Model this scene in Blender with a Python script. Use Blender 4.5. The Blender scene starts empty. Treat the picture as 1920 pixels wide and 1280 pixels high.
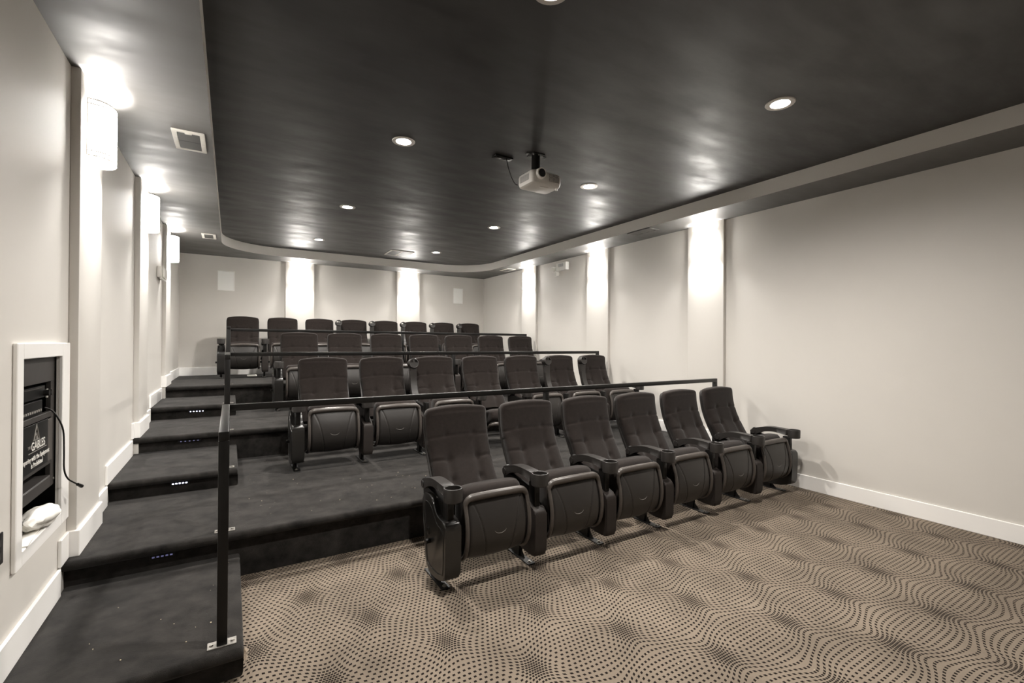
import bpy, bmesh, math, random
from mathutils import Vector, Matrix

random.seed(7)
S = bpy.context.scene
COL = S.collection

# ------------------------------------------------------------------ camera
F_PX = 868.0
def camera_axes():
    # built from the two horizontal vanishing points measured in a 1920 x 1280 frame
    y = Vector((433 - 960, 0, F_PX)).normalized()
    w = Vector((2391 - 960, -13, F_PX))
    x = (w - y * w.dot(y)).normalized()
    z = x.cross(y)
    if z.y < 0:
        z = -z
    return x, y, z
ax, ay, az = camera_axes()
right = Vector((ax.x, ay.x, az.x)); up = Vector((ax.y, ay.y, az.y)); fwd = Vector((ax.z, ay.z, az.z))
cam_data = bpy.data.cameras.new('camera')
cam_data.sensor_width = 36.0
cam_data.lens = F_PX / 1920 * 36.0
cam_data.clip_start = 0.02
cam = bpy.data.objects.new('camera', cam_data)
COL.objects.link(cam)
m = Matrix((right, up, -fwd)).transposed().to_4x4()
m.translation = Vector((0, 0, 1.4))
cam.matrix_world = m
S.camera = cam

# ------------------------------------------------------------------ world, light levels, exposure
world = bpy.data.worlds.new('world')
S.world = world
world.use_nodes = True
world.node_tree.nodes['Background'].inputs[0].default_value = (0.8, 0.85, 1, 1)
world.node_tree.nodes['Background'].inputs[1].default_value = 0.0
S.view_settings.view_transform = 'Standard'
S.view_settings.look = 'None'
S.view_settings.gamma = 1
S.view_settings.exposure = 0.12
S.view_settings.use_curve_mapping = False
S.cycles.max_bounces = 10
S.cycles.diffuse_bounces = 6
S.cycles.sample_clamp_indirect = 6
S.cycles.caustics_reflective = False
S.cycles.caustics_refractive = False

SCONCE_W = 88.0          # lamp inside every wall sconce
SHADE_EMIT = 30.0         # glowing shade
DOWN_W = 245.0            # every recessed downlight
LAMP_COL = (1.0, 0.985, 0.955)
DOWN_COL = (1.0, 0.95, 0.885)

# ------------------------------------------------------------------ room dimensions (metres)
XL, XR = -0.72, 4.805
YF, YB = -2.3, 9.146
ZS, ZT = 2.825, 2.962            # soffit and tray ceiling
TX0, TX1, TY1 = -0.125, 4.33, 8.6   # tray opening
PIL = [(3.24, 3.72), (5.12, 5.60), (7.02, 7.50)]
PIL_D = 0.04
BPIL = [(0.82, 1.295), (2.83, 3.307)]
STEP_Z = 0.14
NOSE = {'step1': 2.20, 'A': 3.16, 'step3': 4.16, 'B': 5.10, 'step5': 6.11, 'C': 7.04}
XSTAIR = 0.055

# ------------------------------------------------------------------ materials
def hexlin(r, g, b):
    f = lambda c: (c / 255 / 12.92) if c / 255 <= 0.04045 else ((c / 255 + 0.055) / 1.055) ** 2.4
    return (f(r), f(g), f(b), 1)

def mat(name, col, rough=0.6, metal=0.0, spec=0.5, noise=None, bump=None, emit=None, sheen=0.0, coat=0.0):
    """noise=(scale, amount[, stretch]); bump=(scale, strength, distance)"""
    M = bpy.data.materials.new(name)
    M.use_nodes = True
    nt = M.node_tree
    b = nt.nodes['Principled BSDF']
    c = tuple(col) if len(col) == 4 else tuple(col) + (1,)
    b.inputs['Base Color'].default_value = c
    b.inputs['Roughness'].default_value = rough
    b.inputs['Metallic'].default_value = metal
    b.inputs['Specular IOR Level'].default_value = spec
    if sheen:
        b.inputs['Sheen Weight'].default_value = sheen
        b.inputs['Sheen Roughness'].default_value = 0.5
    if coat:
        b.inputs['Coat Weight'].default_value = coat
    if emit:
        b.inputs['Emission Color'].default_value = tuple(emit[:3]) + (1,)
        b.inputs['Emission Strength'].default_value = emit[3]
    if noise or bump:
        tc = nt.nodes.new('ShaderNodeTexCoord')
    if noise:
        mp = nt.nodes.new('ShaderNodeMapping')
        if len(noise) > 2:
            mp.inputs['Scale'].default_value = noise[2]
        nt.links.new(tc.outputs['Object'], mp.inputs['Vector'])
        n = nt.nodes.new('ShaderNodeTexNoise')
        n.inputs['Scale'].default_value = noise[0]
        n.inputs['Detail'].default_value = 5
        n.inputs['Roughness'].default_value = 0.65
        nt.links.new(mp.outputs['Vector'], n.inputs['Vector'])
        mr = nt.nodes.new('ShaderNodeMapRange')
        mr.inputs['From Min'].default_value = 0.3
        mr.inputs['From Max'].default_value = 0.7
        mr.inputs['To Min'].default_value = 1 - noise[1]
        mr.inputs['To Max'].default_value = 1 + noise[1]
        nt.links.new(n.outputs['Fac'], mr.inputs['Value'])
        mx = nt.nodes.new('ShaderNodeVectorMath')
        mx.operation = 'SCALE'
        mx.inputs[0].default_value = c[:3]
        nt.links.new(mr.outputs['Result'], mx.inputs['Scale'])
        nt.links.new(mx.outputs['Vector'], b.inputs['Base Color'])
    if bump:
        n2 = nt.nodes.new('ShaderNodeTexNoise')
        n2.inputs['Scale'].default_value = bump[0]
        n2.inputs['Detail'].default_value = 3
        nt.links.new(tc.outputs['Object'], n2.inputs['Vector'])
        bp = nt.nodes.new('ShaderNodeBump')
        bp.inputs['Strength'].default_value = bump[1]
        bp.inputs['Distance'].default_value = bump[2]
        nt.links.new(n2.outputs['Fac'], bp.inputs['Height'])
        nt.links.new(bp.outputs['Normal'], b.inputs['Normal'])
    return M

M_WALL = mat('wall paint', hexlin(213, 209, 203), 0.55, spec=0.35, noise=(1.3, 0.02), bump=(260, 0.12, 0.002))
M_PIL = mat('pilaster paint', hexlin(215, 211, 205), 0.55, spec=0.35, bump=(260, 0.12, 0.002))
M_TRIM = mat('white trim paint', hexlin(249, 247, 244), 0.35, spec=0.5)
M_STEPC = mat('black cut-pile carpet', (0.0222, 0.0200, 0.0182), 0.95, spec=0.1, noise=(9, 0.65), bump=(420, 0.7, 0.006), sheen=0.1)
M_FABRIC = mat('charcoal brown fabric', (0.0185, 0.0140, 0.0122), 0.9, spec=0.15, noise=(45, 0.16), bump=(520, 0.45, 0.003), sheen=0.12)
M_PLASTIC = mat('black moulded plastic', (0.021, 0.0185, 0.017), 0.42, spec=0.5, noise=(30, 0.08), bump=(700, 0.10, 0.001))
M_RIM = mat('worn plastic rim', (0.062, 0.053, 0.047), 0.34, spec=0.5, noise=(40, 0.15))
M_GLOSS = mat('glossy black plastic', (0.013, 0.012, 0.011), 0.28, spec=0.55, noise=(25, 0.1))
M_PAD = mat('brown padded standard', (0.019, 0.0145, 0.0125), 0.62, spec=0.35, noise=(35, 0.12), bump=(500, 0.2, 0.002))
M_BLACKM = mat('black powder coated steel', (0.006, 0.0055, 0.005), 0.36, metal=0.0, spec=0.35, noise=(60, 0.12))
M_STEEL = mat('worn zinc steel', (0.42, 0.40, 0.37), 0.38, metal=0.85, noise=(60, 0.25))
M_SEAM = mat('dark seam', (0.010, 0.009, 0.008), 0.9, spec=0.1)
M_EMBOSS = mat('scuffed grey mark', (0.20, 0.185, 0.17), 0.45)
M_WHITEP = mat('white plastic', hexlin(242, 240, 236), 0.4)
M_GRILLE = mat('white speaker grille', hexlin(250, 250, 247), 0.7)
M_VENTD = mat('dark duct', (0.012, 0.012, 0.012), 0.8)
M_VENTG = mat('grey vent blade', (0.05, 0.048, 0.046), 0.5)
M_VENTW = mat('dusty white vent frame', hexlin(196, 192, 184), 0.55, noise=(30, 0.08))
M_VENTP = mat('vent frame painted over dark', (0.10, 0.095, 0.09), 0.5)
M_RACK = mat('dark grey rack metal', (0.040, 0.036, 0.033), 0.5, noise=(20, 0.1))
M_RACKB = mat('black rack device', (0.008, 0.008, 0.008), 0.3)
M_PAPER = mat('white paper', hexlin(232, 229, 222), 0.7, noise=(18, 0.06))
M_LENS = mat('dark projector lens glass', (0.01, 0.01, 0.014), 0.06, spec=0.8, coat=1.0)
M_PROJ = mat('light grey projector plastic', hexlin(214, 211, 206), 0.42)
M_SHADE = mat('glowing frosted shade', (0.85, 0.83, 0.8), 0.5, emit=(1.0, 0.965, 0.91, SHADE_EMIT))
M_BULB = mat('glowing bulb', (0.9, 0.9, 0.9), 0.5, emit=(1.0, 0.96, 0.9, 40.0))
M_CANTRIM = mat('downlight trim', hexlin(205, 200, 194), 0.35, metal=0.2)
M_BRONZE = mat('thin bronze band', (0.30, 0.24, 0.17), 0.4, metal=0.5)
M_LED = mat('white step led', (0.8, 0.8, 0.9), 0.5, emit=(0.72, 0.74, 1.0, 5.0))
M_LEDDIM = mat('dim blue step led', (0.3, 0.3, 0.5), 0.5, emit=(0.42, 0.42, 0.95, 0.14))
M_CRUMB = mat('popcorn crumb', hexlin(215, 200, 172), 0.8)
M_FLUFF = mat('pale frayed fibre', hexlin(205, 190, 172), 0.9)
M_CLEAR = mat('milky clear plastic', hexlin(225, 222, 215), 0.2)
M_TEXTW = mat('white print', hexlin(225, 222, 216), 0.6)
M_TEXTG = mat('grey print', hexlin(150, 146, 140), 0.6)

def ceiling_material(name, base, rough, spec):
    M = bpy.data.materials.new(name); M.use_nodes = True
    nt = M.node_tree; b = nt.nodes['Principled BSDF']
    tc = nt.nodes.new('ShaderNodeTexCoord')
    mp = nt.nodes.new('ShaderNodeMapping')
    mp.inputs['Scale'].default_value = (0.8, 2.3, 1)
    mp.inputs['Rotation'].default_value = (0, 0, 0.05)
    nt.links.new(tc.outputs['Object'], mp.inputs['Vector'])
    n = nt.nodes.new('ShaderNodeTexNoise')
    n.inputs['Scale'].default_value = 2.4; n.inputs['Detail'].default_value = 7; n.inputs['Roughness'].default_value = 0.6
    nt.links.new(mp.outputs['Vector'], n.inputs['Vector'])
    r = nt.nodes.new('ShaderNodeMapRange')      # roller streaks: the sheen of the paint changes
    r.inputs['From Min'].default_value = 0.3; r.inputs['From Max'].default_value = 0.7
    r.inputs['To Min'].default_value = rough - 0.12; r.inputs['To Max'].default_value = rough + 0.12
    nt.links.new(n.outputs['Fac'], r.inputs['Value'])
    nt.links.new(r.outputs['Result'], b.inputs['Roughness'])
    c = nt.nodes.new('ShaderNodeMapRange')
    c.inputs['From Min'].default_value = 0.3; c.inputs['From Max'].default_value = 0.7
    c.inputs['To Min'].default_value = 0.86; c.inputs['To Max'].default_value = 1.14
    nt.links.new(n.outputs['Fac'], c.inputs['Value'])
    v = nt.nodes.new('ShaderNodeVectorMath'); v.operation = 'SCALE'
    v.inputs[0].default_value = base
    nt.links.new(c.outputs['Result'], v.inputs['Scale'])
    nt.links.new(v.outputs['Vector'], b.inputs['Base Color'])
    b.inputs['Specular IOR Level'].default_value = spec
    return M
M_CEIL = ceiling_material('dark ceiling paint', (0.019, 0.017, 0.016), 0.50, 0.75)
M_SOFFIT = ceiling_material('dark soffit paint', (0.088, 0.084, 0.080), 0.57, 1.0)

def carpet_material():
    M = bpy.data.materials.new('patterned carpet'); M.use_nodes = True
    nt = M.node_tree; b = nt.nodes['Principled BSDF']
    N = nt.nodes; L = nt.links
    def math_(op, a, c=None, d=None):
        n = N.new('ShaderNodeMath'); n.operation = op
        for i, v in enumerate((a, c, d)):
            if v is None: continue
            if isinstance(v, (int, float)): n.inputs[i].default_value = v
            else: L.new(v, n.inputs[i])
        return n.outputs[0]
    tc = N.new('ShaderNodeTexCoord')
    sep = N.new('ShaderNodeSeparateXYZ'); L.new(tc.outputs['Object'], sep.inputs[0])
    A, B = 0.514, 0.738
    x = math_('SUBTRACT', sep.outputs[0], 0.105)
    y = math_('SUBTRACT', sep.outputs[1], 2.392)
    kx, ky = 2 * math.pi / A, 2 * math.pi / B
    px = math_('MULTIPLY', x, kx); py = math_('MULTIPLY', y, ky)
    sx, cx_ = math_('SINE', px), math_('COSINE', px)
    sy, cy_ = math_('SINE', py), math_('COSINE', py)
    # the dot grid contracts round every knot
    amp, kap = 0.95, 1.5
    c = math_('MULTIPLY', cx_, cy_)
    w = math_('MULTIPLY', math_('EXPONENT', math_('MULTIPLY', math_('SUBTRACT', c, 1.0), kap)), amp)
    dx = math_('MULTIPLY', math_('MULTIPLY', math_('MULTIPLY', sx, cy_), w), 1 / kx)
    dy = math_('MULTIPLY', math_('MULTIPLY', math_('MULTIPLY', cx_, sy), w), 1 / ky)
    qx = math_('ADD', x, dx); qy = math_('ADD', y, dy)
    ux = math_('MULTIPLY', sx, cy_); uy = math_('MULTIPLY', cx_, sy)
    jx = math_('MAXIMUM', math_('ADD', 1.0, math_('MULTIPLY', w, math_('SUBTRACT', c, math_('MULTIPLY', math_('MULTIPLY', ux, ux), kap)))), 0.6)
    jy = math_('MAXIMUM', math_('ADD', 1.0, math_('MULTIPLY', w, math_('SUBTRACT', c, math_('MULTIPLY', math_('MULTIPLY', uy, uy), kap)))), 0.6)
    sxp, syp = A / 22, B / 31
    v = math_('DIVIDE', qy, syp)
    row = math_('FLOOR', v)
    odd = math_('MULTIPLY', math_('MODULO', math_('ABSOLUTE', row), 2.0), 0.5)
    u = math_('ADD', math_('DIVIDE', qx, sxp), odd)
    fu = math_('ABSOLUTE', math_('SUBTRACT', math_('FRACT', u), 0.5))
    fv = math_('ABSOLUTE', math_('SUBTRACT', math_('FRACT', v), 0.5))
    lx = math_('DIVIDE', math_('MULTIPLY', fu, sxp), jx)
    ly = math_('DIVIDE', math_('MULTIPLY', fv, syp), jy)
    gap = math_('MAXIMUM', math_('SUBTRACT', lx, math_('MULTIPLY', 0.0060, math_('POWER', jx, -0.25))), math_('SUBTRACT', ly, math_('MULTIPLY', 0.0054, math_('POWER', jy, -0.25))))
    dot = math_('SUBTRACT', 1.0, math_('SMOOTHSTEP' if False else 'MULTIPLY', 1.0, math_('MINIMUM', math_('MAXIMUM', math_('DIVIDE', math_('ADD', gap, 0.0006), 0.0012), 0.0), 1.0)))
    nz = N.new('ShaderNodeTexNoise'); nz.inputs['Scale'].default_value = 3.0; nz.inputs['Detail'].default_value = 5
    L.new(tc.outputs['Object'], nz.inputs['Vector'])
    n2 = N.new('ShaderNodeTexNoise'); n2.inputs['Scale'].default_value = 330; n2.inputs['Detail'].default_value = 2
    L.new(tc.outputs['Object'], n2.inputs['Vector'])
    tone = math_('MULTIPLY', math_('ADD', 0.55, math_('MULTIPLY', nz.outputs['Fac'], 0.9)), math_('ADD', 0.82, math_('MULTIPLY', n2.outputs['Fac'], 0.36)))
    ground = N.new('ShaderNodeVectorMath'); ground.operation = 'SCALE'; ground.inputs[0].default_value = (0.196, 0.160, 0.125)
    L.new(tone, ground.inputs['Scale'])
    mix = N.new('ShaderNodeMix'); mix.data_type = 'RGBA'
    L.new(dot, mix.inputs[0]); L.new(ground.outputs[0], mix.inputs[6]); mix.inputs[7].default_value = (0.010, 0.007, 0.006, 1)
    L.new(mix.outputs[2], b.inputs['Base Color'])
    b.inputs['Roughness'].default_value = 0.95
    b.inputs['Specular IOR Level'].default_value = 0.1
    bp = N.new('ShaderNodeBump'); bp.inputs['Strength'].default_value = 0.4; bp.inputs['Distance'].default_value = 0.003
    L.new(n2.outputs['Fac'], bp.inputs['Height']); L.new(bp.outputs[0], b.inputs['Normal'])
    return M
M_CARPET = carpet_material()

# ------------------------------------------------------------------ mesh helpers
def new(): return bmesh.new()

def mesh_of(name, bm, m, smooth=True, angle=35):
    bmesh.ops.recalc_face_normals(bm, faces=bm.faces)
    me = bpy.data.meshes.new(name)
    if smooth:
        lim = math.radians(angle)
        for e in bm.edges:
            if len(e.link_faces) == 2:
                e.smooth = e.calc_face_angle(0) < lim
        for f in bm.faces: f.smooth = True
    bm.to_mesh(me); bm.free()
    me.materials.append(m)
    return me

def put(name, me, parent=None, loc=(0, 0, 0), rot=(0, 0, 0)):
    o = bpy.data.objects.new(name, me)
    COL.objects.link(o)
    if parent: o.parent = parent
    o.location = loc; o.rotation_euler = rot
    return o

def obj(name, bm, m, parent=None, loc=(0, 0, 0), rot=(0, 0, 0), smooth=True, angle=35):
    return put(name, mesh_of(name, bm, m, smooth, angle), parent, loc, rot)

def tag(o, label=None, cat=None, group=None, kind=None):
    if label: o['label'] = label
    if cat: o['category'] = cat
    if group: o['group'] = group
    if kind: o['kind'] = kind
    return o

def thing(name, label, cat, loc=(0, 0, 0), rot=(0, 0, 0), group=None):
    o = bpy.data.objects.new(name, None)
    o.empty_display_size = 0.1
    COL.objects.link(o)
    o.location = loc; o.rotation_euler = rot
    return tag(o, label, cat, group)

def struct(name, bm, m, label=None, parent=None, smooth=True):
    o = obj(name, bm, m, parent, smooth=smooth)
    if not parent: o['kind'] = 'structure'
    if label: o['label'] = label
    return o

def box(bm, x0, x1, y0, y1, z0, z1, bevel=0.0, seg=2):
    r = bmesh.ops.create_cube(bm, size=1)
    vs = r['verts']
    bmesh.ops.scale(bm, vec=(x1 - x0, y1 - y0, z1 - z0), verts=vs)
    bmesh.ops.translate(bm, vec=((x0 + x1) / 2, (y0 + y1) / 2, (z0 + z1) / 2), verts=vs)
    if bevel:
        es = list({e for v in vs for e in v.link_edges})
        bmesh.ops.bevel(bm, geom=es, offset=bevel, segments=seg, affect='EDGES', profile=0.5)

def prism(bm, pts, a0, a1, axis='x', bevel=0.0, seg=2):
    """Extrude a polygon (2-D points in the plane across the axis) from a0 to a1."""
    def P(p, a):
        if axis == 'x': return (a, p[0], p[1])
        if axis == 'y': return (p[0], a, p[1])
        return (p[0], p[1], a)
    v0 = [bm.verts.new(P(p, a0)) for p in pts]
    v1 = [bm.verts.new(P(p, a1)) for p in pts]
    fs = [bm.faces.new(v0[::-1]), bm.faces.new(v1)]
    n = len(pts)
    for i in range(n):
        fs.append(bm.faces.new((v0[i], v0[(i + 1) % n], v1[(i + 1) % n], v1[i])))
    if bevel:
        es = list({e for f in fs[:2] for e in f.edges})
        bmesh.ops.bevel(bm, geom=es, offset=bevel, segments=seg, affect='EDGES', profile=0.5)

def cyl(bm, p0, p1, r0, r1=None, seg=20, caps=True):
    p0, p1 = Vector(p0), Vector(p1); d = p1 - p0
    q = d.to_track_quat('Z', 'Y').to_matrix().to_4x4()
    q.translation = (p0 + p1) / 2
    bmesh.ops.create_cone(bm, cap_ends=caps, segments=seg, radius1=r0, radius2=r0 if r1 is None else r1, depth=d.length, matrix=q)

def lathe(bm, prof, seg=28, center=(0, 0, 0)):
    rings = []
    for r, z in prof:
        if r < 1e-6:
            rings.append([bm.verts.new((center[0], center[1], center[2] + z))])
        else:
            rings.append([bm.verts.new((center[0] + r * math.cos(2 * math.pi * k / seg), center[1] + r * math.sin(2 * math.pi * k / seg), center[2] + z)) for k in range(seg)])
    for a, b in zip(rings, rings[1:]):
        for k in range(seg):
            k2 = (k + 1) % seg
            if len(a) == 1 and len(b) == 1: continue
            if len(a) == 1: bm.faces.new((a[0], b[k2], b[k]))
            elif len(b) == 1: bm.faces.new((a[k], a[k2], b[0]))
            else: bm.faces.new((a[k], a[k2], b[k2], b[k]))

def loft(bm, loops, caps=True, closed=True):
    R = [[bm.verts.new(p) for p in lp] for lp in loops]
    n = len(R[0])
    for a, b in zip(R, R[1:]):
        for k in range(n if closed else n - 1):
            bm.faces.new((a[k], a[(k + 1) % n], b[(k + 1) % n], b[k]))
    if caps:
        bm.faces.new(R[0][::-1]); bm.faces.new(R[-1])
    return R

def tube(bm, pts, r, seg=8, caps=True):
    pts = [Vector(p) for p in pts]
    rs = r if isinstance(r, (list, tuple)) else [r] * len(pts)
    loops = []; prev = None
    for i, p in enumerate(pts):
        t = (pts[min(i + 1, len(pts) - 1)] - pts[max(i - 1, 0)]).normalized()
        if prev is None:
            a = Vector((0, 0, 1)) if abs(t.z) < 0.9 else Vector((1, 0, 0))
            u = t.cross(a).normalized()
        else:
            u = (prev - t * prev.dot(t)).normalized()
        prev = u; w = t.cross(u)
        loops.append([p + (u * math.cos(2 * math.pi * k / seg) + w * math.sin(2 * math.pi * k / seg)) * rs[i] for k in range(seg)])
    loft(bm, loops, caps)

def interp(pts, t):
    """Catmull-Rom through points, t in 0..1"""
    n = len(pts) - 1
    f = min(max(t, 0), 1) * n; i = min(int(f), n - 1); f -= i
    p = [Vector(pts[max(0, min(n, i + k))]) for k in (-1, 0, 1, 2)]
    return 0.5 * ((2 * p[1]) + (p[2] - p[0]) * f + (2 * p[0] - 5 * p[1] + 4 * p[2] - p[3]) * f * f + (3 * p[1] - p[0] - 3 * p[2] + p[3]) * f ** 3)

def smooth_poly(pts, n):
    """closed smooth outline through control points"""
    m = len(pts); out = []
    for i in range(m):
        p = [Vector(pts[(i + k) % m]) for k in (-1, 0, 1, 2)]
        for j in range(n):
            f = j / n
            q = 0.5 * ((2 * p[1]) + (p[2] - p[0]) * f + (2 * p[0] - 5 * p[1] + 4 * p[2] - p[3]) * f * f + (3 * p[1] - p[0] - 3 * p[2] + p[3]) * f ** 3)
            out.append((q.x, q.y))
    return out

def lamp(name, kind, loc, energy, parent=None, **kw):
    d = bpy.data.lights.new(name, kind)
    d.energy = energy; d.color = LAMP_COL
    for k, v in kw.items(): setattr(d, k, v)
    o = bpy.data.objects.new(name, d)
    COL.objects.link(o)
    if parent: o.parent = parent
    o.location = loc
    return o

# ------------------------------------------------------------------ room shell
bm = new(); box(bm, XL - 0.1, XR + 0.1, YF - 0.1, NOSE['A'] + 0.06, -0.08, 0)
struct('floor', bm, M_CARPET, 'tan carpet with swirling dark dots', smooth=False)

# left wall with the opening of the equipment niche
NY0, NY1, NZ0, NZ1 = 2.588, 3.09, 0.558, 1.323
bm = new()
for (y0, y1, z0, z1) in ((YF, NY0, 0, ZS), (NY1, YB, 0, ZS), (NY0, NY1, 0, NZ0), (NY0, NY1, NZ1, ZS)):
    box(bm, XL - 0.008, XL, y0, y1, z0, z1)
struct('wall_left', bm, M_WALL, smooth=False)
bm = new(); box(bm, XR, XR + 0.1, YF, YB, 0, ZS); struct('wall_right', bm, M_WALL, smooth=False)
bm = new(); box(bm, XL - 0.1, XR + 0.1, YB, YB + 0.1, 0, ZS); struct('wall_back', bm, M_WALL, smooth=False)
bm = new(); box(bm, XL - 0.1, XR + 0.1, YF - 0.1, YF, 0, ZT); struct('wall_front', bm, M_WALL, smooth=False)

n = 1
for (a, b) in PIL:
    bm = new(); box(bm, XL, XL + PIL_D, a, b, 0, ZS, 0.003); struct('trim_%d' % n, bm, M_PIL, 'flat wall pilaster'); n += 1
for (a, b) in PIL:
    bm = new(); box(bm, XR - PIL_D, XR, a, b, 0, ZS, 0.003); struct('trim_%d' % n, bm, M_PIL, 'flat wall pilaster'); n += 1
for (a, b) in BPIL:
    bm = new(); box(bm, a, b, YB - PIL_D, YB, 0, ZS, 0.003); struct('trim_%d' % n, bm, M_PIL, 'flat wall pilaster'); n += 1

# tray ceiling: outline with rounded back corners, holes for the recessed lights
def tray_outline(y_front, rad=0.78, seg=14):
    pts = [(TX0, y_front)]
    for k in range(seg + 1):
        a = math.pi - k / seg * math.pi / 2
        pts.append((TX0 + rad + rad * math.cos(a), TY1 - rad + rad * math.sin(a)))
    for k in range(seg + 1):
        a = math.pi / 2 - k / seg * math.pi / 2
        pts.append((TX1 - rad + rad * math.cos(a), TY1 - rad + rad * math.sin(a)))
    pts.append((TX1, y_front))
    return pts
TRAY = tray_outline(-1.7)
LIGHTS = [(1.20, 1.66), (3.026, 1.66), (1.134, 3.51), (3.024, 3.53), (1.140, 5.56), (3.024, 5.47), (1.134, 7.56), (3.02, 7.52)]
CAN_R = 0.062

def plate_with_holes(outer, holes, z, flip=False):
    bm = new(); edges = []
    for lp in [outer] + holes:
        vs = [bm.verts.new((p[0], p[1], z)) for p in lp]
        for i in range(len(vs)):
            edges.append(bm.edges.new((vs[i], vs[(i + 1) % len(vs)])))
    bmesh.ops.triangle_fill(bm, use_beauty=True, edges=edges)
    return bm
circ = lambda cx, cy, r, n=28: [(cx + r * math.cos(2 * math.pi * k / n), cy + r * math.sin(2 * math.pi * k / n)) for k in range(n)]
bm = plate_with_holes(TRAY, [circ(x, y, CAN_R) for x, y in LIGHTS], ZT)
struct('ceiling', bm, M_CEIL, 'dark painted tray ceiling', smooth=False)
bm = plate_with_holes([(XL - 0.1, YF - 0.1), (XR + 0.1, YF - 0.1), (XR + 0.1, YB + 0.1), (XL - 0.1, YB + 0.1)], [TRAY], ZS)
struct('ceiling_soffit', bm, M_SOFFIT, 'dark lowered border round the tray ceiling', smooth=False)
bm = new()
loft(bm, [[(x, y, ZS) for x, y in TRAY], [(x, y, ZT) for x, y in TRAY]], caps=False)
struct('trim_9', bm, M_WALL, 'pale vertical edge of the tray ceiling')

# ------------------------------------------------------------------ stepped seating platforms and aisle steps
def step_profile(nose, back, z0, z1):
    r = 0.026; pts = [(nose + 0.045, z0), (back, z0), (back, z1)]
    cy, cz = nose + r, z1 - r
    for k in range(9):
        a = math.pi / 2 + k / 8 * math.pi
        pts.append((cy + r * math.cos(a), cz + r * math.sin(a)))
    pts.append((nose + 0.045, z1 - 2 * r - 0.002))
    return pts
Z = STEP_Z
RIS = 0.045
for (nm, lab, x0, x1, n0, back, z0, z1, bev) in (
        ('platform', 'lowest carpeted seating platform', XL, XR, NOSE['A'], NOSE['B'] + RIS, 0, 2 * Z, 0),
        ('platform', 'middle carpeted seating platform', XL, XR, NOSE['B'], NOSE['C'] + RIS, 0, 4 * Z, 0),
        ('platform', 'topmost carpeted seating platform by the back wall', XL, XR, NOSE['C'], YB, 0, 6 * Z, 0),
        ('stair_step', 'lowest black carpeted aisle step', XL, XSTAIR, NOSE['step1'], NOSE['A'] + RIS, 0, Z, 0.012),
        ('stair_step', 'middle black carpeted aisle step', XL, XSTAIR, NOSE['step3'], NOSE['B'] + RIS, 2 * Z, 3 * Z, 0.012),
        ('stair_step', 'highest black carpeted aisle step', XL, XSTAIR, NOSE['step5'], NOSE['C'] + RIS, 4 * Z, 5 * Z, 0.012)):
    bm = new(); prism(bm, step_profile(n0, back, z0, z1), x0, x1, 'x', bev)
    struct(nm, bm, M_STEPC, lab)

# ------------------------------------------------------------------ baseboards
BB_H, BB_T = 0.135, 0.015
def board(bm, x0, x1, y0, y1, z0, z1): box(bm, x0, x1, y0, y1, z0, z1, 0.003, 1)
def side_boards(name, wall_x, sgn, runs):
    root = None
    for (y0, y1, z0) in runs:
        cuts = [y0]
        for a, b in PIL:
            lo, hi = max(a - BB_T, y0), min(b + BB_T, y1)
            if hi > lo:
                bm = new(); board(bm, *sorted((wall_x, wall_x + sgn * (PIL_D + BB_T))), lo, hi, z0, z0 + BB_H)
                o = obj('board', bm, M_TRIM, root) if root else struct(name, bm, M_TRIM)
                root = root or o
                cuts += [lo, hi]
        cuts.append(y1)
        for a, b in zip(cuts[::2], cuts[1::2]):
            if b - a < 0.01: continue
            bm = new(); board(bm, *sorted((wall_x, wall_x + sgn * BB_T)), a, b, z0, z0 + BB_H)
            o = obj('board', bm, M_TRIM, root) if root else struct(name, bm, M_TRIM)
            root = root or o
D = 0.06
side_boards('baseboard_left', XL, 1, [(YF, NOSE['step1'] - D, 0), (NOSE['step1'] - D, NOSE['A'] - D, Z), (NOSE['A'] - D, NOSE['step3'] - D, 2 * Z), (NOSE['step3'] - D, NOSE['B'] - D, 3 * Z),
            (NOSE['B'] - D, NOSE['step5'] - D, 4 * Z), (NOSE['step5'] - D, NOSE['C'] - D, 5 * Z), (NOSE['C'] - D, YB, 6 * Z)])
side_boards('baseboard_right', XR, -1, [(YF, NOSE['A'], 0), (NOSE['A'] - D, NOSE['B'] - D, 2 * Z), (NOSE['B'] - D, NOSE['C'] - D, 4 * Z), (NOSE['C'] - D, YB, 6 * Z)])
root = None
for (x0, x1, d) in ((XL, BPIL[0][0] - BB_T, BB_T), (BPIL[0][0] - BB_T, BPIL[0][1] + BB_T, PIL_D + BB_T), (BPIL[0][1] + BB_T, BPIL[1][0] - BB_T, BB_T),
                    (BPIL[1][0] - BB_T, BPIL[1][1] + BB_T, PIL_D + BB_T), (BPIL[1][1] + BB_T, XR, BB_T)):
    bm = new(); board(bm, x0, x1, YB - d, YB, 6 * Z, 6 * Z + BB_H)
    o = obj('board', bm, M_TRIM, root) if root else struct('baseboard_back', bm, M_TRIM)
    root = root or o

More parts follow.
